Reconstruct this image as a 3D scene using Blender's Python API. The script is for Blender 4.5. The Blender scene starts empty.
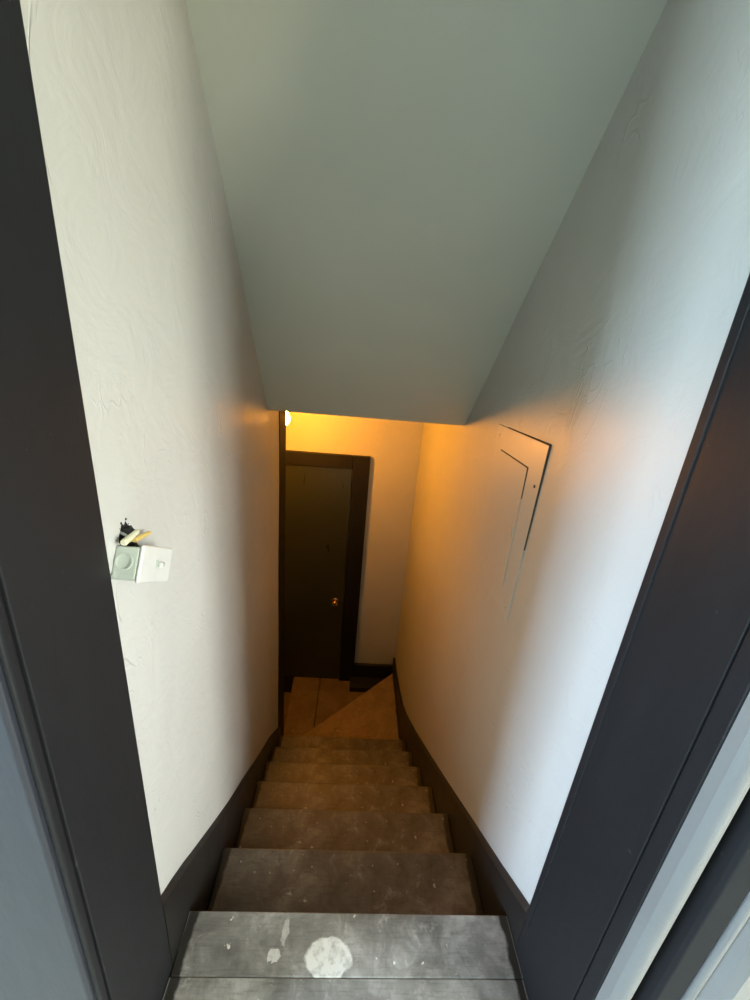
import bpy, bmesh, math, random
from mathutils import Vector, Matrix

S = bpy.context.scene
COL = S.collection
random.seed(4)
H = 1.2376                      # eye height of the camera above the top tread

# ------------------------------------------------------------------ camera
F = 382.0                       # focal length in pixels of a 750 x 1000 frame
n = Vector((277-375, 1632-500, F)).normalized()          # straight down, in image axes
d = Vector((365-375, 370.13-500, F)); d = (d - n*n.dot(d)).normalized()   # along the flight
r = n.cross(d).normalized()
cam = bpy.data.cameras.new('camera')
cam.sensor_fit = 'VERTICAL'; cam.sensor_height = 24.0; cam.lens = F/1000*24.0
cam.clip_start = 0.02
co = bpy.data.objects.new('camera', cam); COL.objects.link(co)
M = Matrix(((r[0], -r[1], -r[2], 0), (d[0], -d[1], -d[2], 0), (-n[0], n[1], n[2], H), (0, 0, 0, 1)))
co.matrix_world = M
S.camera = co

# ------------------------------------------------------------------ sky, exposure
SKY = 130.0
world = bpy.data.worlds.new('world'); S.world = world
world.use_nodes = True
bg = world.node_tree.nodes['Background']
_wt = world.node_tree
_tc = _wt.nodes.new('ShaderNodeTexCoord'); _sx = _wt.nodes.new('ShaderNodeSeparateXYZ'); _rp = _wt.nodes.new('ShaderNodeValToRGB')
_mr = _wt.nodes.new('ShaderNodeMapRange'); _mr.inputs['From Min'].default_value = -1; _mr.inputs['From Max'].default_value = 1
_wt.links.new(_tc.outputs['Generated'], _sx.inputs[0]); _wt.links.new(_sx.outputs['Z'], _mr.inputs['Value']); _wt.links.new(_mr.outputs[0], _rp.inputs['Fac'])
_e = _rp.color_ramp.elements                         # green ground below the horizon, pale blue sky above it
_e[0].position = .49; _e[0].color = (.20, .23, .15, 1); _e[1].position = .51; _e[1].color = (.56, .765, 1.0, 1)
_wt.links.new(_rp.outputs['Color'], bg.inputs['Color'])
bg.inputs['Strength'].default_value = SKY
S.view_settings.view_transform = 'Standard'
S.view_settings.look = 'None'
S.view_settings.exposure = 0.0
S.view_settings.gamma = 1.0
S.view_settings.use_curve_mapping = False

# the hall behind the camera has a window, plus one added for fill; portals guide the sky light through them
WIN1 = dict(y0=-2.45, y1=-1.05, z0=0.75, z1=2.25)     # in the hall's left wall
ADDED_WIN = dict(y0=-1.85, y1=-.75, z0=0.75, z1=2.25)      # added unseen in the hall's right wall, to light the left wall
HX0, HX1, HY0, HY1, HZ = -4.2, 2.2, -3.2, 0.30, 2.55
def portal(name, loc, rot, sx, sy):
    l = bpy.data.lights.new(name, 'AREA'); l.shape = 'RECTANGLE'; l.size = sx; l.size_y = sy
    l.cycles.is_portal = True
    o = bpy.data.objects.new(name, l); COL.objects.link(o); o.location = loc; o.rotation_euler = rot
portal('sky_portal', (HX0-0.10, (WIN1['y0']+WIN1['y1'])/2, (WIN1['z0']+WIN1['z1'])/2), (0, -math.pi/2, 0), WIN1['z1']-WIN1['z0'], WIN1['y1']-WIN1['y0'])
portal('sky_portal', (HX1+0.10, (ADDED_WIN['y0']+ADDED_WIN['y1'])/2, (ADDED_WIN['z0']+ADDED_WIN['z1'])/2), (0, math.pi/2, 0), ADDED_WIN['z1']-ADDED_WIN['z0'], ADDED_WIN['y1']-ADDED_WIN['y0'])

# ------------------------------------------------------------------ materials
class NT:
    def __init__(s, name):
        s.m = bpy.data.materials.new(name); s.m.use_nodes = True
        s.t = s.m.node_tree; s.b = s.t.nodes['Principled BSDF']
    def new(s, typ, **kw):
        nd = s.t.nodes.new(typ)
        for k, v in kw.items():
            if k in nd.inputs: nd.inputs[k].default_value = v
            else: setattr(nd, k, v)
        return nd
    def link(s, a, b): s.t.links.new(a, b)
    def coord(s, scale=(1, 1, 1), out='Object'):
        tc = s.new('ShaderNodeTexCoord'); mp = s.new('ShaderNodeMapping')
        mp.inputs['Scale'].default_value = scale
        s.link(tc.outputs[out], mp.inputs['Vector']); return mp.outputs['Vector']
    def noise(s, vec, scale, detail=4, rough=.55, dist=0.0):
        nd = s.new('ShaderNodeTexNoise'); nd.inputs['Scale'].default_value = scale
        nd.inputs['Detail'].default_value = detail; nd.inputs['Roughness'].default_value = rough
        nd.inputs['Distortion'].default_value = dist
        s.link(vec, nd.inputs['Vector']); return nd.outputs['Fac']
    def ramp(s, fac, *stops):
        nd = s.new('ShaderNodeValToRGB'); e = nd.color_ramp.elements
        while len(e) < len(stops): e.new(0.5)
        for el, (p, c) in zip(e, stops):
            el.position = p; el.color = c if len(c) == 4 else (*c, 1)
        s.link(fac, nd.inputs['Fac']); return nd.outputs['Color']
    def mix(s, fac, a, b, mode='MIX'):
        nd = s.new('ShaderNodeMix', data_type='RGBA', blend_type=mode)
        for sock, v in ((nd.inputs[0], fac), (nd.inputs[6], a), (nd.inputs[7], b)):
            if hasattr(v, 'is_linked'): s.link(v, sock)
            elif isinstance(v, (int, float)): sock.default_value = v
            else: sock.default_value = (*v, 1)
        return nd.outputs[2]
    def math(s, op, a, b=None, c=None):
        nd = s.new('ShaderNodeMath', operation=op)
        for i, v in enumerate((a, b, c)):
            if v is None: continue
            if hasattr(v, 'is_linked'): s.link(v, nd.inputs[i])
            else: nd.inputs[i].default_value = v
        return nd.outputs[0]
    def bump(s, h, strength, dist=.01):
        nd = s.new('ShaderNodeBump'); nd.inputs['Strength'].default_value = strength
        nd.inputs['Distance'].default_value = dist
        s.link(h, nd.inputs['Height']); s.link(nd.outputs['Normal'], s.b.inputs['Normal'])
    def base(s, v):
        i = s.b.inputs['Base Color']
        if hasattr(v, 'is_linked'): s.link(v, i)
        else: i.default_value = (*v, 1)
    def rough(s, v):
        i = s.b.inputs['Roughness']
        if hasattr(v, 'is_linked'): s.link(v, i)
        else: i.default_value = v

def mat_plaster(name, col, col2, rough=.42, bump=.5, spec=.4):
    t = NT(name); v = t.coord()
    big = t.noise(v, 2.2, 3); fine = t.noise(v, 9, 5, .6, 1.2)
    t.base(t.mix(t.ramp(big, (.3, (0, 0, 0)), (.75, (1, 1, 1))), col, col2))
    # trowel sweeps: thin ridges where a distorted noise crosses its middle, in scattered patches only
    sw = t.noise(t.coord((1, 1, .55)), 7, 2, .5, 2.5)
    ridge = t.math('MULTIPLY', t.math('SUBTRACT', 1.0, t.math('MINIMUM', t.math('MULTIPLY', t.math('ABSOLUTE', t.math('SUBTRACT', sw, .5)), 45.0), 1.0)), .22)
    patch = t.ramp(t.noise(v, 4.5, 2), (.54, (0, 0, 0)), (.66, (1, 1, 1)))
    ridge = t.math('MULTIPLY', ridge, patch)
    h = t.math('ADD', t.math('MULTIPLY', fine, .55), ridge)
    h = t.math('ADD', h, t.math('MULTIPLY', t.noise(v, 60, 3), .05))
    t.bump(h, bump, .012)
    t.rough(t.math('ADD', rough-.08, t.math('MULTIPLY', fine, .18)))
    t.b.inputs['Specular IOR Level'].default_value = spec
    return t.m
def mat_trim(name, col, rough=.32, spec=.5, scuff=(.05, .05, .048), amount=.5):
    t = NT(name); v = t.coord((1, 1, .25))
    a = t.noise(v, 14, 4); b = t.noise(t.coord((1, 1, 1)), 90, 3)
    sp = t.ramp(b, (.70, (0, 0, 0)), (.74, (amount, amount, amount)))
    t.base(t.mix(sp, t.mix(a, col, tuple(c*1.35 for c in col)), scuff))
    t.rough(t.math('ADD', rough-.05, t.math('MULTIPLY', a, .14)))
    t.b.inputs['Specular IOR Level'].default_value = spec
    t.bump(t.noise(v, 26, 4), .18, .006)
    return t.m
def mat_plain(name, col, rough=.5, metal=0.0, spec=.5):
    t = NT(name); v = t.coord()
    a = t.noise(v, 40, 3)
    t.base(t.mix(a, tuple(c*.86 for c in col), tuple(min(c*1.1, 1) for c in col)))
    t.rough(rough); t.b.inputs['Metallic'].default_value = metal
    t.b.inputs['Specular IOR Level'].default_value = spec
    return t.m
def mat_tread(name, lo, mid, hi, disc=None, specks=1.0, margin=.021):
    t = NT(name); v = t.coord()
    a = t.noise(v, 5.5, 6, .65, .6); b = t.noise(v, 17, 5, .7, 1.0)
    mixd = t.math('ADD', t.math('MULTIPLY', a, .62), t.math('MULTIPLY', b, .38))
    c = t.ramp(mixd, (.33, lo), (.5, mid), (.68, hi))
    gr = t.noise(t.coord((3, 42, 3)), 6, 4, .6)                       # wear along the board
    c = t.mix(t.ramp(gr, (.52, (0, 0, 0)), (.72, (.35, .35, .35))), c, tuple(x*.55 for x in lo))
    fl = t.ramp(t.noise(v, 46, 2, .5), (.715, (0, 0, 0)), (.735, (.75*specks,)*3))   # paint flecks
    c = t.mix(fl, c, (.55, .54, .50))
    fl2 = t.ramp(t.noise(t.coord((1, 1, 1)), 15, 5, .72, .4), (.60, (0, 0, 0)), (.70, (.45*specks,)*3))
    c = t.mix(fl2, c, (.42, .41, .38))
    dk = t.ramp(t.noise(v, 11, 4, .7), (.28, (.8, .8, .8)), (.36, (0, 0, 0)))
    c = t.mix(dk, c, tuple(x*.3 for x in lo))
    if disc:                                                        # a round dab of white paint
        tc = t.new('ShaderNodeTexCoord')
        def ellipse(cx, cy, rx, ry):
            mp = t.new('ShaderNodeMapping'); mp.inputs['Location'].default_value = (-cx/rx, -cy/ry, 0)
            mp.inputs['Scale'].default_value = (1/rx, 1/ry, 0)
            t.link(tc.outputs['Object'], mp.inputs['Vector'])
            ln = t.new('ShaderNodeVectorMath', operation='LENGTH'); t.link(mp.outputs['Vector'], ln.inputs[0])
            return ln.outputs['Value']
        for (cx, cy, rx, ry, op, er, ea) in disc:
            l = t.math('ADD', ellipse(cx, cy, rx, ry), t.math('MULTIPLY', t.math('SUBTRACT', t.noise(v, er, 4, .6), .5), ea))
            k = t.ramp(l, (.90, (1, 1, 1)), (1.0, (0, 0, 0)))
            k = t.math('MULTIPLY', k, t.ramp(t.noise(v, 38, 4, .7), (.30, (.3*op,)*3), (.52, (op,)*3)))
            c = t.mix(k, c, (.74, .75, .72))
    # black trim paint lapped onto both ends of the board
    at = t.new('ShaderNodeAttribute', attribute_name='end_distance')
    e = t.math('ADD', at.outputs['Fac'], t.math('MULTIPLY', t.math('SUBTRACT', t.noise(v, 16, 4, .65), .5), .030))
    e = t.ramp(t.math('MULTIPLY', e, 10.0), (margin*10-.03, (1, 1, 1)), (margin*10+.03, (0, 0, 0)))
    at2 = t.math('LESS_THAN', at.outputs['Fac'], .0035)
    c = t.mix(e, c, (.016, .015, .013)); c = t.mix(t.math('MULTIPLY', at2, .8), c, (.16, .155, .15))
    t.base(c)
    t.rough(t.ramp(b, (.3, (.32,)*3), (.7, (.55,)*3)))
    t.b.inputs['Specular IOR Level'].default_value = .45
    t.bump(t.math('ADD', mixd, t.math('MULTIPLY', fl2, .4)), .25, .006)
    return t.m
def mat_emit(name, col, strength):
    t = NT(name); t.base((.9, .8, .6))
    t.b.inputs['Emission Color'].default_value = (*col, 1); t.b.inputs['Emission Strength'].default_value = strength
    return t.m
def mat_glass(name, tint=(1, 1, 1)):
    t = NT(name); t.t.nodes.remove(t.b)
    tr = t.new('ShaderNodeBsdfTransparent'); tr.inputs['Color'].default_value = (*tint, 1); gl = t.new('ShaderNodeBsdfGlossy'); gl.inputs['Roughness'].default_value = .02
    mx = t.new('ShaderNodeMixShader'); mx.inputs[0].default_value = .06
    t.link(tr.outputs[0], mx.inputs[1]); t.link(gl.outputs[0], mx.inputs[2])
    t.link(mx.outputs[0], t.t.nodes['Material Output'].inputs['Surface']); return t.m

PLASTER = mat_plaster('plaster', (.415, .41, .393), (.455, .45, .432), rough=.47, bump=.45)
CEIL = mat_plaster('ceiling_paint', (.43, .45, .405), (.465, .482, .435), rough=.5, bump=.12)
HALLW = mat_plaster('hall_paint', (.36, .38, .33), (.40, .42, .37), rough=.6, bump=.2)
TRIM = mat_trim('dark_trim', (.0088, .0091, .0102), rough=.46, spec=.24)
BLACKT = mat_trim('black_trim', (.0058, .0052, .0045), rough=.55, spec=.2, amount=.1)
CASING = mat_trim('casing_gloss', (.017, .0185, .025), rough=.28, spec=.45, amount=.12)
SKIRT = mat_trim('skirt_paint', (.0085, .008, .0073), rough=.42, spec=.4)
DOORM = mat_trim('door_paint', (.019, .022, .0155), rough=.28, amount=0)
GREYP = mat_plaster('worn_grey_paint', (.14, .138, .133), (.19, .187, .18), rough=.4, bump=.2)
TREAD = mat_tread('worn_tread', (.034, .028, .021), (.095, .082, .065), (.20, .178, .147), specks=.6)
TREAD0 = mat_tread('worn_top_tread', (.060, .058, .053), (.165, .161, .15), (.36, .355, .34),
                   disc=[(-.025, -.076, .053, .036, .62, 20, .7), (-.145, -.072, .014, .012, .5, 60, 2.2), (-.128, -.035, .008, .022, .28, 50, 2.2)], specks=1.2)
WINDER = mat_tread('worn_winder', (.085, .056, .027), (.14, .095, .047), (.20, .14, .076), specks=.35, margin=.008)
WINDER2 = mat_tread('worn_paler_winder', (.14, .092, .044), (.21, .142, .070), (.28, .195, .105), specks=.35, margin=.008)  # paler copy of the winder wood, so the triangular tread's edge stands out
HALLF = mat_plain('hall_floor', (.38, .38, .33), .5)
STEEL = mat_plain('galvanised_steel', (.42, .46, .41), .45, .25)
WHITEP = mat_plain('white_plastic', (.50, .50, .485), .35)
YELLOWP = mat_plain('yellow_wire_nut', (.55, .40, .12), .45)
CREAMP = mat_plain('cream_wire_nut', (.55, .53, .38), .45)
BLACKP = mat_plain('black_rubber', (.012, .012, .011), .6)
HOLEM = mat_plain('broken_plaster', (.03, .028, .024), .9)
COPPER = mat_plain('brass', (.72, .45, .22), .22, 1.0)
PANELP = mat_plaster('panel_paint', (.42, .415, .398), (.45, .445, .427), rough=.36, bump=.25)
SEAM_SHADE_SCREW = mat_plain('seam_shade_screw', (.07, .058, .045), .9)  # paints the shadow in the panel gaps; also colours one dark screw
BULBM = mat_emit('bulb_glow', (1.0, .355, .022), 1120.0)
GLASS = mat_glass('window_glass')
WARMG = mat_glass('warm_tint_pane', (1.0, .875, .745))  # pane tint added to warm the light from the right-hand window
WOODE = mat_plain('window_paint', (.7, .7, .68), .4)

# ------------------------------------------------------------------ mesh helpers (heights relative to the camera are given as z; +H lifts them)
def empty(name, loc, label=None, cat=None, kind=None, group=None):
    o = bpy.data.objects.new(name, None); COL.objects.link(o); o.location = loc; o.empty_display_size = .05
    tag(o, label, cat, kind, group); return o
def tag(o, label=None, cat=None, kind=None, group=None):
    for k, v in (('label', label), ('category', cat), ('kind', kind), ('group', group)):
        if v: o[k] = v
    return o
def wloc(o):
    p = Vector((0, 0, 0))
    while o is not None: p += Vector(o.location); o = o.parent
    return p
def obj(name, bm, mat, parent=None, smooth=False, bevel=0, origin=None, seg=2):
    bmesh.ops.recalc_face_normals(bm, faces=bm.faces)
    me = bpy.data.meshes.new(name)
    if origin is None:
        vs = [v.co for v in bm.verts]
        lo = [min(v[i] for v in vs) for i in range(3)]; hi = [max(v[i] for v in vs) for i in range(3)]
        origin = Vector(((lo[0]+hi[0])/2, (lo[1]+hi[1])/2, lo[2]))
    origin = Vector(origin)
    for v in bm.verts: v.co -= origin
    bm.to_mesh(me); bm.free()
    for p in me.polygons: p.use_smooth = smooth
    me.materials.append(mat)
    o = bpy.data.objects.new(name, me); COL.objects.link(o)
    if parent is not None:
        o.parent = parent; o.location = origin - wloc(parent)
    else: o.location = origin
    if bevel:
        b = o.modifiers.new('bevel', 'BEVEL'); b.width = bevel; b.segments = seg; b.limit_method = 'ANGLE'
        b.harden_normals = False
    return o
def box(bm, x0, x1, y0, y1, z0, z1):
    vs = [bm.verts.new((x, y, z+H)) for z in (z0, z1) for y in (y0, y1) for x in (x0, x1)]
    for f in ((0, 2, 3, 1), (4, 5, 7, 6), (0, 1, 5, 4), (2, 6, 7, 3), (0, 4, 6, 2), (1, 3, 7, 5)):
        bm.faces.new([vs[i] for i in f])
    return vs
def bx(*a):
    bm = bmesh.new(); box(bm, *a); return bm
def prism(poly, z0, z1):                       # plan polygon [(x, y)] pulled up from z0 to z1
    bm = bmesh.new()
    a = [bm.verts.new((x, y, z0+H)) for x, y in poly]; b = [bm.verts.new((x, y, z1+H)) for x, y in poly]
    bm.faces.new(a); bm.faces.new(b)
    for i in range(len(poly)):
        j = (i+1) % len(poly); bm.faces.new((a[i], a[j], b[j], b[i]))
    return bm
def prism_x(poly, x0, x1):                     # side polygon [(y, z)] pulled across from x0 to x1
    bm = bmesh.new()
    a = [bm.verts.new((x0, y, z+H)) for y, z in poly]; b = [bm.verts.new((x1, y, z+H)) for y, z in poly]
    bm.faces.new(a); bm.faces.new(b)
    for i in range(len(poly)):
        j = (i+1) % len(poly); bm.faces.new((a[i], a[j], b[j], b[i]))
    return bm
def lathe(bm, prof, mat4, seg=20):             # prof [(r, h)] turned about local z, placed by mat4
    rings = []
    for rr, h in prof:
        if rr < 1e-6: rings.append([bm.verts.new(mat4 @ Vector((0, 0, h)))])
        else: rings.append([bm.verts.new(mat4 @ Vector((rr*math.cos(2*math.pi*i/seg), rr*math.sin(2*math.pi*i/seg), h))) for i in range(seg)])
    for A, B in zip(rings, rings[1:]):
        for i in range(seg):
            j = (i+1) % seg
            if len(A) == 1 and len(B) == 1: continue
            if len(A) == 1: bm.faces.new((A[0], B[i], B[j]))
            elif len(B) == 1: bm.faces.new((A[i], A[j], B[0]))
            else: bm.faces.new((A[i], A[j], B[j], B[i]))
    for R in (rings[0], rings[-1]):
        if len(R) > 1: bm.faces.new(R)
    return bm
def tube(bm, pts, rad, seg=8):
    pts = [Vector(p) for p in pts]; prev = None; up = Vector((.3, .2, 1)).normalized()
    for i, p in enumerate(pts):
        tn = (pts[min(i+1, len(pts)-1)] - pts[max(i-1, 0)]).normalized()
        a = tn.cross(up).normalized(); b = a.cross(tn)
        ring = [bm.verts.new(p + (a*math.cos(2*math.pi*k/seg) + b*math.sin(2*math.pi*k/seg))*rad) for k in range(seg)]
        if prev:
            for k in range(seg): bm.faces.new((prev[k], prev[(k+1) % seg], ring[(k+1) % seg], ring[k]))
        else: bm.faces.new(ring)
        prev = ring
    bm.faces.new(prev); return bm
def lerp_tab(tab, t):
    if t <= tab[0][0]: return tab[0][1]
    for (a, va), (b, vb) in zip(tab, tab[1:]):
        if t <= b: return va + (vb-va)*(t-a)/(b-a)
    return tab[-1][1]
LW = [(.30, -.333), (.483, -.338), (.9, -.352), (1.25, -.374), (1.56, -.399), (1.72, -.412), (2.2, -.416)]
def xl(y): return lerp_tab(LW, y)
def xr(y): return .46

# ------------------------------------------------------------------ the stairwell shell
YJ0, YJ1 = .460, .490          # where the plaster starts behind the left and right jamb
YB = 2.85                      # rear wall of the landing
YE = 1.96                      # end of the left wall
TREADS = [( .553 + .23*j, -H - .18588*j) for j in range(7)]     # (nosing y, top z)
Z8, Z9, Z10 = -H-.18588*7, -H-.18588*8, -H-.18588*9
ZLOW = -3.55

# left wall, with a broken hole above the junction box
def left_wall():
    bm = bmesh.new()
    HOLE = [(0.5168, -0.2578), (0.5219, -0.2499), (0.5280, -0.2405), (0.5331, -0.2456), (0.5370, -0.2405), (0.5426, -0.2496), (0.5516, -0.2551), (0.5583, -0.2638), (0.5566, -0.2736), (0.5605, -0.2840), (0.5516, -0.2921), (0.5415, -0.2890), (0.5325, -0.2910), (0.5247, -0.2832), (0.5196, -0.2756), (0.5152, -0.2662)]
    y0, y1, z0, z1 = .500, .580, -.315, -.222
    ys = sorted(set([YJ0, y0, y1] + [.65+.05*i for i in range(27) if .65+.05*i < YE-.01] + [YE]))
    zs = sorted(set([ZLOW, -2.9, -2.4, -2.0, -1.6, -1.3, -1.0, -.8, -.6, -.45, z0, z1, -.1, .1, .3, .5, .7, .9, 1.2]))
    g = {}
    for i, y in enumerate(ys):
        for k, z in enumerate(zs):
            w = .0025*math.sin(5.1*y+2.3*z)*math.sin(3.7*z-1.9*y+.6) if y > .6 else 0
            g[i, k] = bm.verts.new((xl(y)+w, y, z+H))
    for i in range(len(ys)-1):
        for k in range(len(zs)-1):
            if ys[i] == y0 and zs[k] == z0: continue
            bm.faces.new((g[i, k], g[i+1, k], g[i+1, k+1], g[i, k+1]))
    ia, ib, ka, kb = ys.index(y0), ys.index(y1), zs.index(z0), zs.index(z1)
    hv = [bm.verts.new((xl(y), y, z+H)) for y, z in HOLE]
    # corners: top-left between 1/2, top-right at 6, bottom-right at 10, bottom-left at 13
    TL, TR, BR, BL = g[ia, kb], g[ib, kb], g[ib, ka], g[ia, ka]
    def fan(c, idx):
        for a, b in zip(idx, idx[1:]): bm.faces.new((c, hv[a], hv[b]))
    fan(TL, [15, 0, 1, 2, 3, 4]); bm.faces.new((TL, hv[4], TR)); fan(TR, [4, 5, 6, 7, 8]); bm.faces.new((TR, hv[8], BR))
    fan(BR, [8, 9, 10, 11, 12]); bm.faces.new((BR, hv[12], BL)); fan(BL, [12, 13, 14, 15]); bm.faces.new((BL, hv[15], TL))
    # thickness: end return, far side, all closed by a back sheet 0.12 behind
    back = {}
    for k, z in enumerate(zs):
        back[0, k] = bm.verts.new((xl(YJ0)-.12, YJ0, z+H)); back[1, k] = bm.verts.new((xl(YE)-.12, YE, z+H))
    N = len(ys)-1
    for k in range(len(zs)-1):
        bm.faces.new((back[0, k], back[0, k+1], back[1, k+1], back[1, k]))
        bm.faces.new((g[0, k], g[0, k+1], back[0, k+1], back[0, k]))
        bm.faces.new((g[N, k], back[1, k], back[1, k+1], g[N, k+1]))
    w = obj('wall_left', bm, PLASTER); tag(w, kind='structure')
    # the hole: sides and back of the cavity, crumbled rim
    bm = bmesh.new()
    a = [bm.verts.new((xl(y)-.0002, y, z+H)) for y, z in HOLE]
    cy = sum(p[0] for p in HOLE)/16; cz = sum(p[1] for p in HOLE)/16
    b = [bm.verts.new((xl(y)-.030, cy+(y-cy)*.85, cz+(z-cz)*.85+H)) for y, z in HOLE]
    for i in range(16): bm.faces.new((a[i], a[(i+1) % 16], b[(i+1) % 16], b[i]))
    bm.faces.new(b)
    obj('cavity', bm, HOLEM, w)
    for i in range(15):                                      # torn paper and crumbs around the rim
        y, z = HOLE[i % 16]; s = random.uniform(.0012, .0028)
        y += random.uniform(-.003, .003); z += random.uniform(-.003, .003)
        bm = bmesh.new(); x = xl(y)
        q = [(0, -s, -s*.5), (0, s*.8, -s*.7), (0, s, s*.6), (0, -s*.5, s*1.2), (s*.9, 0, 0)]
        ang = random.uniform(0, 6.28)
        v = [bm.verts.new((x+p[0]-.0003, y+p[1]*math.cos(ang)-p[2]*math.sin(ang), z+H+p[1]*math.sin(ang)+p[2]*math.cos(ang))) for p in q]
        bm.faces.new(v[:4]); 
        for k in range(4): bm.faces.new((v[k], v[(k+1) % 4], v[4]))
        obj('crumb', bm, HOLEM, w)
left_wall()

def right_wall():
    bm = bmesh.new()
    ys = [YJ1+(YB-YJ1)*i/40 for i in range(41)]; zs = [ZLOW+(1.2-ZLOW)*k/40 for k in range(41)]
    g = [[bm.verts.new((xr(y)+.002*math.sin(4.3*y+1.9*z+1)*math.sin(2.9*z-2.4*y), y, z+H)) for z in zs] for y in ys]
    bk = [[bm.verts.new((.60, y, z+H)) for z in (zs[0], zs[-1])] for y in (ys[0], ys[-1])]
    for i in range(40):
        for k in range(40): bm.faces.new((g[i][k], g[i+1][k], g[i+1][k+1], g[i][k+1]))
    bm.faces.new((bk[0][0], bk[0][1], bk[1][1], bk[1][0]))
    bm.faces.new([g[0][k] for k in range(41)] + [bk[0][1], bk[0][0]])
    bm.faces.new([g[40][k] for k in range(41)] + [bk[1][1], bk[1][0]])
    bm.faces.new([g[i][40] for i in range(41)] + [bk[1][1], bk[0][1]])
    bm.faces.new([g[i][0] for i in range(41)] + [bk[1][0], bk[0][0]])
    tag(obj('wall_right', bm, PLASTER), kind='structure')
right_wall()

LX0 = -1.75                                                  # far end of the lower flight
wb = tag(obj('wall_back', bx(LX0-.1, .60, YB, YB+.12, ZLOW, 1.2), PLASTER), kind='structure')
tag(obj('wall_landing_end', bx(LX0-.1, LX0, YE, YB, ZLOW, 1.2), PLASTER), kind='structure')
tag(obj('wall_landing_front', bx(LX0-.1, -.441, YE+.001, 2.10, ZLOW, 1.2), PLASTER), kind='structure')
# the sloping ceiling, thick enough to end in a drop beam over the landing
def slope_z(y): return 1.445-.957*y
tag(obj('ceiling', prism_x([(.40, slope_z(.40)), (1.718, slope_z(1.718)), (1.722, slope_z(1.718)), (1.722, 1.2), (.40, 1.2)], -.62, .60), CEIL, bevel=.004), kind='structure')
tag(obj('ceiling_landing', bx(LX0-.1, .60, 1.722, YB+.12, .32, .42), CEIL), kind='structure')
tag(obj('floor_lower', bx(LX0-.1, .60, .30, YB+.12, ZLOW-.1, ZLOW), HALLF), kind='structure')

# ------------------------------------------------------------------ the hall behind the camera (only its light is seen)
def wall_with_opening_x(name, x0, x1, y0, y1, zb, zt, w):    # wall along y with a window opening
    bm = bmesh.new()
    box(bm, x0, x1, y0, w['y0'], zb, zt); box(bm, x0, x1, w['y1'], y1, zb, zt)
    box(bm, x0, x1, w['y0'], w['y1'], zb, w['z0']-H); box(bm, x0, x1, w['y0'], w['y1'], w['z1']-H, zt)
    return tag(obj(name, bm, HALLW), kind='structure')
wall_with_opening_x('wall_hall_left', HX0-.12, HX0, HY0-.12, HY1+.12, -H, HZ-H, WIN1)
wall_with_opening_x('wall_hall_right', HX1, HX1+.12, HY0-.12, HY1+.12, -H, HZ-H, ADDED_WIN)
tag(obj('wall_hall_rear', bx(HX0, HX1, HY0-.12, HY0, -H, HZ-H), HALLW), kind='structure')
tag(obj('ceiling_hall', bx(HX0-.12, HX1+.12, HY0-.12, .62, HZ-H, HZ-H+.1), CEIL), kind='structure')
tag(obj('floor', bx(HX0-.12, HX1+.12, HY0-.12, .30, -H-.12, -H), HALLF), kind='structure')
DOORTOP = .62
bm = bmesh.new()                                             # wall that holds the doorway
box(bm, HX0-.12, -.47, .335, .478, ZLOW, HZ-H); box(bm, .60, HX1+.12, .335, .478, ZLOW, HZ-H)
box(bm, -.47, .60, .335, .478, DOORTOP+.02, HZ-H)
tag(obj('wall_front', bm, HALLW), kind='structure')
def window(name, c, along, w, h, glass=GLASS):
    t = tag(empty(name, c), kind='structure')
    bm = bmesh.new()
    def b(u0, u1, v0, v1, dd=.03):
        if along == 'y': box(bm, c[0]-dd, c[0]+dd, c[1]+u0, c[1]+u1, c[2]+v0-H, c[2]+v1-H)
        else: box(bm, c[0]+u0, c[0]+u1, c[1]-dd, c[1]+dd, c[2]+v0-H, c[2]+v1-H)
    f = min(.05, w*.12)
    b(-w/2, -w/2+f, 0, h); b(w/2-f, w/2, 0, h); b(-w/2+f, w/2-f, 0, .05); b(-w/2+f, w/2-f, h-.05, h)
    obj('window_frame', bm, WOODE, t)
    bm = bmesh.new(); b(-.015, .015, .05, h-.05, .02); obj('mullion', bm, WOODE, t)
    for s in (-1, 1):
        bm = bmesh.new(); b(*( (-w/2+f, -.015) if s < 0 else (.015, w/2-f)), .05, h-.05, .002); obj('pane', bm, glass, t)
window('window_1', (HX0-.06, (WIN1['y0']+WIN1['y1'])/2, WIN1['z0']), 'y', WIN1['y1']-WIN1['y0'], WIN1['z1']-WIN1['z0'])
window('added_window', (HX1+.06, (ADDED_WIN['y0']+ADDED_WIN['y1'])/2, ADDED_WIN['z0']), 'y', ADDED_WIN['y1']-ADDED_WIN['y0'], ADDED_WIN['z1']-ADDED_WIN['z0'], WARMG)  # added fill window, out of view, its warm pane tinting the left wall's light
tag(obj('wall_below', bx(-.62, .60, .24, .30, ZLOW-.1, -H-.03), HALLW), kind='structure')

# ------------------------------------------------------------------ door frame round the opening
XLJ, XRJ = -.3225, .4415
def ext(poly, z0, z1): return prism(poly, z0, z1)
ZF = -H-.6
t1 = tag(empty('trim_1', (XLJ, .385, 0)), kind='structure')
obj('jamb_board', ext([(XLJ, .4645), (-.475, .4645), (-.475, .3215), (XLJ, .3215)], ZF, DOORTOP+.02), TRIM, t1, bevel=.0015)
obj('door_stop', ext([(XLJ-.0005, .3194), (XLJ-.03, .3194), (XLJ-.03, .3052), (XLJ-.0005, .3052)], ZF, DOORTOP), TRIM, t1, bevel=.004, seg=3)
obj('casing', ext([(XLJ-.006, .3065), (-.52, .3065), (-.52, .2975), (XLJ-.010, .2975), (XLJ-.006, .3004)], ZF, DOORTOP+.1), CASING, t1, bevel=.0015)
obj('casing_back', ext([(XLJ-.031, .3195), (-.52, .3195), (-.52, .3068), (XLJ-.031, .3068)], ZF, DOORTOP+.1), TRIM, t1)
t2 = tag(empty('trim_2', (XRJ, .385, 0)), kind='structure')
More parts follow.
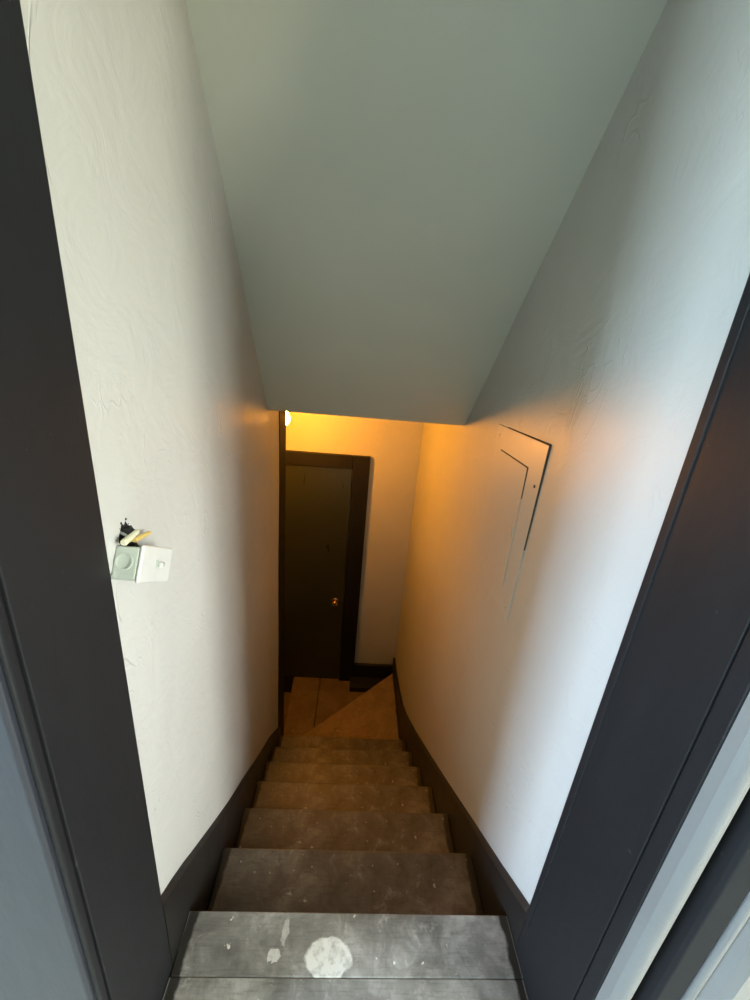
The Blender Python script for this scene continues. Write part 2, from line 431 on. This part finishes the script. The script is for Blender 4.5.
obj('jamb_board', ext([(XRJ, .4965), (.60, .4965), (.60, .3452), (XRJ, .3452)], ZF, DOORTOP+.02), TRIM, t2, bevel=.0015)
obj('corner_bead', ext([(XRJ-.0022, .4975), (XRJ+.012, .4975), (XRJ+.012, .4815), (XRJ-.0022, .4815)], -H+.115, DOORTOP), TRIM, t2, bevel=.0018)
obj('door_stop', ext([(XRJ-.0005, .3430), (XRJ+.03, .3430), (XRJ+.03, .3178), (XRJ-.0005, .3178)], ZF, DOORTOP), TRIM, t2, bevel=.002)
cas = [(XRJ+.0012, .3172)]
for k in range(13):                                          # half-round moulding: bright flank to the left, groove on its right
    a = math.radians(203+(300-203)*k/12)
    cas.append((.4585+.0158*math.cos(a), .3110+.0197*math.sin(a)))
cas += [(.4727, .3172)]
obj('casing_roll', ext(cas, ZF, DOORTOP+.1), GREYP, t2, smooth=False)
obj('casing_board', ext([(.4957, .3172), (.4957, .2947), (.4967, .2875), (.5159, .2788), (.5188, .2817), (.5188, .3172)], ZF, DOORTOP+.1), TRIM, t2, bevel=.0012)
bead = [(.5255+.0059*math.cos(a), .2788+.0059*math.sin(a)) for a in [2*math.pi*i/14 for i in range(14)]]
obj('casing_bead', ext(bead, ZF, DOORTOP+.1), GREYP, t2, smooth=True)
obj('casing_backband', ext([(.5322, .2779), (.5400, .2660), (.549, .2572), (.60, .2572), (.60, .3172), (.5322, .3172)], ZF, DOORTOP+.1), GREYP, t2)
obj('casing_back', ext([(XRJ+.031, .3430), (.62, .3430), (.62, .3174), (XRJ+.031, .3174)], ZF, DOORTOP+.1), TRIM, t2)
t3 = tag(empty('trim_3', (0, .40, DOORTOP+H)), kind='structure')
obj('head_jamb', bx(XLJ, XRJ, .322, .478, DOORTOP, DOORTOP+.02), TRIM, t3)
obj('head_casing', bx(-.52, .62, .288, .333, DOORTOP+.1, DOORTOP+.22), CASING, t3)

# end post of the left wall, dark painted
t4 = tag(empty('trim_4', (-.43, 2.0, ZLOW+H)), kind='structure')
obj('corner_board', bx(-.440, -.409, YE+.001, 2.122, ZLOW, 1.1), BLACKT, t4, bevel=.002)

# ------------------------------------------------------------------ the stairs
st = empty('staircase', (.05, .55, 0), 'worn dark wooden staircase with paint-specked treads going down to a winding turn', 'staircase')
def board(name, poly, ztop, th, mat, parent, origin=None, bev=.006):
    bm = prism(poly, ztop-th, ztop)
    lay = bm.verts.layers.float.new('end_distance')
    xs = [v.co.x for v in bm.verts]; a, b = min(xs), max(xs)
    # split across so that the end distance runs linearly from each end to the middle
    bmesh.ops.bisect_plane(bm, geom=bm.verts[:]+bm.edges[:]+bm.faces[:], plane_co=((a+b)/2, 0, 0), plane_no=(1, 0, 0))
    for v in bm.verts: v[lay] = min(v.co.x-a, b-v.co.x)
    return obj(name, bm, mat, parent, bevel=bev, seg=3, origin=origin)
TH = .028
for j, (y, z) in enumerate(TREADS):
    a = lambda yy: xl(yy)+.0165
    b = lambda yy: xr(yy)-.0185
    yb = y-.23-.004 if j else .449
    if j == 0:
        tag(board('tread', [(a(yb), yb), (b(yb), yb), (b(y), y), (a(y), y)], z, TH, TREAD0, st, origin=(.035, .553, H+z), bev=.0025), 'top tread with a round dab of white paint')
        board('tread', [(XLJ+.001, .301), (XRJ-.001, .301), (XRJ-.001, .4482), (XLJ+.001, .4482)], z+.0003, TH, TREAD0, st, origin=(.035, .90, H+z), bev=.0015)
    else:
        board('tread', [(a(yb), yb), (b(yb), yb), (b(y), y), (a(y), y)], z, TH, TREAD, st)
    zn = TREADS[j+1][1] if j < 6 else Z8
    obj('riser', prism([(a(y-.02), y-.040), (b(y-.02), y-.040), (b(y-.02), y-.022), (a(y-.02), y-.022)], zn-.01, z-TH), SKIRT, st)
# winders
D0, D1 = (-.400, 1.967), (.4415, 2.741)
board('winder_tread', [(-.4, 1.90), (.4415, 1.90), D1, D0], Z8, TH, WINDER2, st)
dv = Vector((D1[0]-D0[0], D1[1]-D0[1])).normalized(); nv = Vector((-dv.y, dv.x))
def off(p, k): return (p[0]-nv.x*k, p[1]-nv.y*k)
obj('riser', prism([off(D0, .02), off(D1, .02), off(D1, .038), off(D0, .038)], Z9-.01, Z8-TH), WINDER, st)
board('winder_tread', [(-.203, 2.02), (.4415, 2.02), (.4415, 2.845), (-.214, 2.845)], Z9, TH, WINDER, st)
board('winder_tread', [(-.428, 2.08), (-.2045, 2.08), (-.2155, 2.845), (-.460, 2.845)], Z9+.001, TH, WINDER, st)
obj('riser', prism([(-.408, 2.125), (-.438, 2.845), (-.42, 2.845), (-.39, 2.125)], Z10-.01, Z9-TH), SKIRT, st)
for k in range(4):                                           # lower flight turning left
    x1 = -.42-.24*k; x0 = x1-.26; z = Z10-.18588*k
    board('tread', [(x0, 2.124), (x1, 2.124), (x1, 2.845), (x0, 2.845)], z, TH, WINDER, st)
    obj('riser', bx(x0+.02, x0+.038, 2.124, 2.845, max(z-.196, ZLOW), z-TH), SKIRT, st)

def skirt(name, side, top, bot, parent, th=.016):
    bm = bmesh.new(); rows = []
    for (y, zt) in top:
        zb = bot(y)
        x = xl(y) if side < 0 else xr(y)
        s = 1 if side < 0 else -1
        rows.append([bm.verts.new((x-s*.006, y, zb+H)), bm.verts.new((x+s*th, y, zb+H)), bm.verts.new((x+s*th, y, zt-.004+H)), bm.verts.new((x+s*.002, y, zt+H)), bm.verts.new((x-s*.006, y, zt+H))])
    for A, B in zip(rows, rows[1:]):
        for i in range(5): bm.faces.new((A[i], A[(i+1) % 5], B[(i+1) % 5], B[i]))
    bm.faces.new(rows[0]); bm.faces.new(rows[-1])
    return obj(name, bm, SKIRT, parent)
def dense(tab, step=.06):
    y = tab[0][0]; out = []
    while y < tab[-1][0]-1e-6: out.append((y, lerp_tab(tab, y))); y += step
    out.append(tab[-1]); return out
def under(y): return -H-.808*(y-.30)-.42
skirt('skirt_board', -1, dense([(.466, -1.024), (.547, -1.084), (.823, -1.327), (1.287, -1.727), (1.958, -2.315)]), under, st, .0155)
skirt('skirt_board', 1, dense([(.498, -1.108), (.66, -1.236), (.875, -1.396), (1.40, -1.797), (1.75, -2.05), (2.063, -2.261), (2.22, -2.345), (2.416, -2.41), (2.62, -2.445), (2.845, -2.465)], .04), lambda y: max(under(y), -2.9), st, .0175)

# ------------------------------------------------------------------ landing door, skirting, lamp
d1 = tag(empty('door_1', (-.40, YB-.02, H+Z9)), kind='structure')
DXR, DXL, DT = -.045, -.80, -.718
obj('door_panel', bx(DXL, DXR, YB-.024, YB-.001, Z9+.012, DT), DOORM, d1, bevel=.002)
CF = YB-.042
obj('side_casing', bx(DXR+.004, .088, CF, YB-.001, Z9, -.612), BLACKT, d1, bevel=.004)
obj('side_casing', bx(DXL-.13, DXL-.004, CF, YB-.001, Z9-.6, -.612), BLACKT, d1, bevel=.004)
obj('head_casing', bx(DXL-.003, DXR+.003, CF, YB-.001, DT+.004, -.612), BLACKT, d1, bevel=.004)
kn = obj('door_knob', lathe(bmesh.new(), [(.008, 0), (.008, .02), (.012, .024), (.022, .032), (.026, .042), (.023, .052), (.012, .058), (0, .059)],
     Matrix.Translation((-.118, YB-.024, -1.885+H)) @ Matrix.Rotation(math.pi/2, 4, 'X')), COPPER, d1, smooth=True)
obj('knob_rose', lathe(bmesh.new(), [(.028, 0), (.028, .003), (.022, .006), (0, .006)], Matrix.Translation((-.118, YB-.024, -1.885+H)) @ Matrix.Rotation(math.pi/2, 4, 'X')), COPPER, kn, smooth=False)
bbk = tag(empty('baseboard_back', (.27, YB-.02, H+Z9)), kind='structure')
obj('base_board', bx(.0885, .4415, YB-.03, YB-.001, Z9+.0005, -2.545), SKIRT, bbk, bevel=.004)
obj('shoe_block', bx(.060, .4415, 2.685, CF-.001, Z9+.0005, Z9+.055), SKIRT, bbk, bevel=.004)
obj('base_board', bx(DXL-.12, DXR, YB-.02, YB-.001, Z9-.55, Z9+.010), SKIRT, bbk)

pl = empty('pendant_lamp', (-.4375, 2.215, -.19+H), 'bare warm glowing bulb peeking out beside the dark corner post', 'lamp')
LM = Matrix.Translation((-.4375, 2.215, -.287+H))
obj('bulb', lathe(bmesh.new(), [(0, -.047), (.014, -.044), (.025, -.034), (.031, -.018), (.031, -.004), (.026, .014), (.018, .028), (.0135, .040)], LM, 24), BULBM, pl, smooth=True)
obj('socket', lathe(bmesh.new(), [(.0135, .0405), (.021, .042), (.021, .080), (.012, .090), (.005, .094)], LM, 20), BLACKP, pl, smooth=False)
obj('cord', tube(bmesh.new(), [(-.4375, 2.215, H-.197), (-.4375, 2.215, H), (-.4375, 2.215, H+.30)], .003), BLACKP, pl, smooth=True)
obj('ceiling_rose', lathe(bmesh.new(), [(.045, .0), (.045, .012), (.03, .018)], Matrix.Translation((-.4375, 2.215, .302+H))), WHITEP, pl)

# ------------------------------------------------------------------ painted-over breaker panel in the right wall
PX = .46
bp = empty('breaker_panel', (PX, 1.09, -.65+H), 'painted-over electrical panel cover with inner door, set in the right wall', 'electrical panel')
obj('cover_plate', prism_x([(.905, -.135), (1.274, -.132), (1.274, -.642), (.921, -.652)], PX-.0042, PX+.01), PANELP, bp, bevel=.002)
obj('seam_shade', prism_x([(.9028, -.1328), (1.19, -.1312), (1.19, -.1335), (.9028, -.1365)], PX-.0040, PX+.005), SEAM_SHADE_SCREW, bp)  # raised dark strips stand in for the shaded gap along the cover edges
obj('seam_shade', prism_x([(.9028, -.1330), (.9056, -.1330), (.9143, -.42), (.9133, -.42)], PX-.0040, PX+.005), SEAM_SHADE_SCREW, bp)
obj('panel_door', prism_x([(.991, -.213), (1.203, -.207), (1.203, -.580), (.987, -.575)], PX-.0068, PX-.003), PANELP, bp, bevel=.0015)
obj('seam_shade', prism_x([(.9890, -.2108), (1.206, -.2048), (1.206, -.2075), (.9890, -.2138)], PX-.0065, PX-.003), SEAM_SHADE_SCREW, bp)
obj('seam_shade', prism_x([(.9888, -.2110), (.9918, -.2110), (.9900, -.30), (.9885, -.30)], PX-.0065, PX-.003), SEAM_SHADE_SCREW, bp)
for (y, z) in ((.932, -.247), (1.245, -.165), (.945, -.62), (1.25, -.61)):
    obj('screw', lathe(bmesh.new(), [(.0045, 0), (.0045, .0012), (.002, .0022), (0, .0022)], Matrix.Translation((PX-.0041, y, z+H)) @ Matrix.Rotation(-math.pi/2, 4, 'Y'), 10), SEAM_SHADE_SCREW if y < .94 else PANELP, bp)
obj('latch', bx(PX-.0088, PX-.006, 1.0, 1.015, -.42, -.39), PANELP, bp, bevel=.001)

# ------------------------------------------------------------------ junction box hanging tilted on the left wall
jb = empty('junction_box', (-.335, .535, -.37+H), 'tilted metal junction box with white cover plate and loose wires on the left wall', 'junction box')
TA = math.radians(29)
U = Vector((0, math.cos(TA), -math.sin(TA))); V = Vector((0, math.sin(TA), math.cos(TA))); W = Vector((1, 0, 0))
O = Vector((-.342, .4835, -.3085+H))                          # lower near corner at the wall
def L(u, v, w): return O + U*u + V*v + W*w
def lbox(u0, u1, v0, v1, w0, w1):
    bm = bmesh.new()
    vs = [bm.verts.new(L(u, v, w)) for w in (w0, w1) for v in (v0, v1) for u in (u0, u1)]
    for f in ((0, 2, 3, 1), (4, 5, 7, 6), (0, 1, 5, 4), (2, 6, 7, 3), (0, 4, 6, 2), (1, 3, 7, 5)): bm.faces.new([vs[i] for i in f])
    return bm
BU, BV, BW = .086, .048, .038
obj('box_body', lbox(0, BU, 0, BV, .003, BW), STEEL, jb, bevel=.0035, seg=3)
obj('cover_plate', lbox(-.002, BU+.003, -.003, BV+.003, BW+.0005, BW+.006), WHITEP, jb, bevel=.003, seg=3)
def lmat(o, axis):                                           # frame with local z along axis
    z = axis.normalized(); x = V.cross(z).normalized() if abs(V.dot(z)) < .9 else W; y = z.cross(x)
    m = Matrix.Identity(4)
    for i in range(3): m[i][0], m[i][1], m[i][2], m[i][3] = x[i], y[i], z[i], o[i]
    return m
ko = obj('knockout', lathe(bmesh.new(), [(.0125, -.0005), (.0125, .0022), (.0102, .0022), (.0098, .0002), (0, .0002)], lmat(L(0, .026, .019), -U), 24), STEEL, jb)
obj('side_screw', lathe(bmesh.new(), [(.0035, -.0005), (.0035, .002), (0, .003)], lmat(L(0, .006, .009), -U), 10), STEEL, jb)
obj('toggle', lbox(.047, .057, .020, .028, BW+.006, BW+.012), WHITEP, jb, bevel=.0015)
obj('toggle_slot', lbox(.039, .046, .018, .031, BW+.0055, BW+.0068), STEEL, jb)
obj('cover_screw', lathe(bmesh.new(), [(.003, -.0003), (.003, .0012), (0, .0018)], lmat(L(.052, .024, BW+.012), W), 10), STEEL, jb)
def wire(name, pts, rad, mat): return obj(name, tube(bmesh.new(), [(a, b, c+H) for a, b, c in pts], rad, 8), mat, jb, smooth=True)
wire('wire', [(-.366, .536, -.262), (-.350, .532, -.256), (-.336, .526, -.258), (-.327, .524, -.262), (-.324, .528, -.2565)], .0022, WHITEP)
wire('wire', [(-.366, .528, -.272), (-.350, .522, -.262), (-.336, .517, -.262), (-.330, .516, -.270), (-.333, .520, -.284)], .0024, BLACKP)
wire('wire', [(-.366, .545, -.268), (-.350, .546, -.272), (-.336, .547, -.279), (-.332, .546, -.287), (-.335, .543, -.296)], .0022, BLACKP)
def nut(mat, p, q, r0, r1):
    p = Vector((p[0], p[1], p[2]+H)); q = Vector((q[0], q[1], q[2]+H)); ln = (q-p).length
    obj('wire_nut', lathe(bmesh.new(), [(r0*.8, 0), (r0, .002), (r0*.95, ln*.3), (r1, ln*.92), (r1*.7, ln), (0, ln)], lmat(p, q-p), 10), mat, jb, smooth=False)
nut(CREAMP, (-.322, .4975, -.2575), (-.322, .5354, -.2552), .0050, .0040)
nut(YELLOWP, (-.324, .5270, -.2665), (-.324, .5700, -.2725), .0042, .0032)
wire('wire', [(-.366, .548, -.276), (-.350, .544, -.276), (-.336, .532, -.272), (-.325, .5275, -.267)], .0018, YELLOWP)
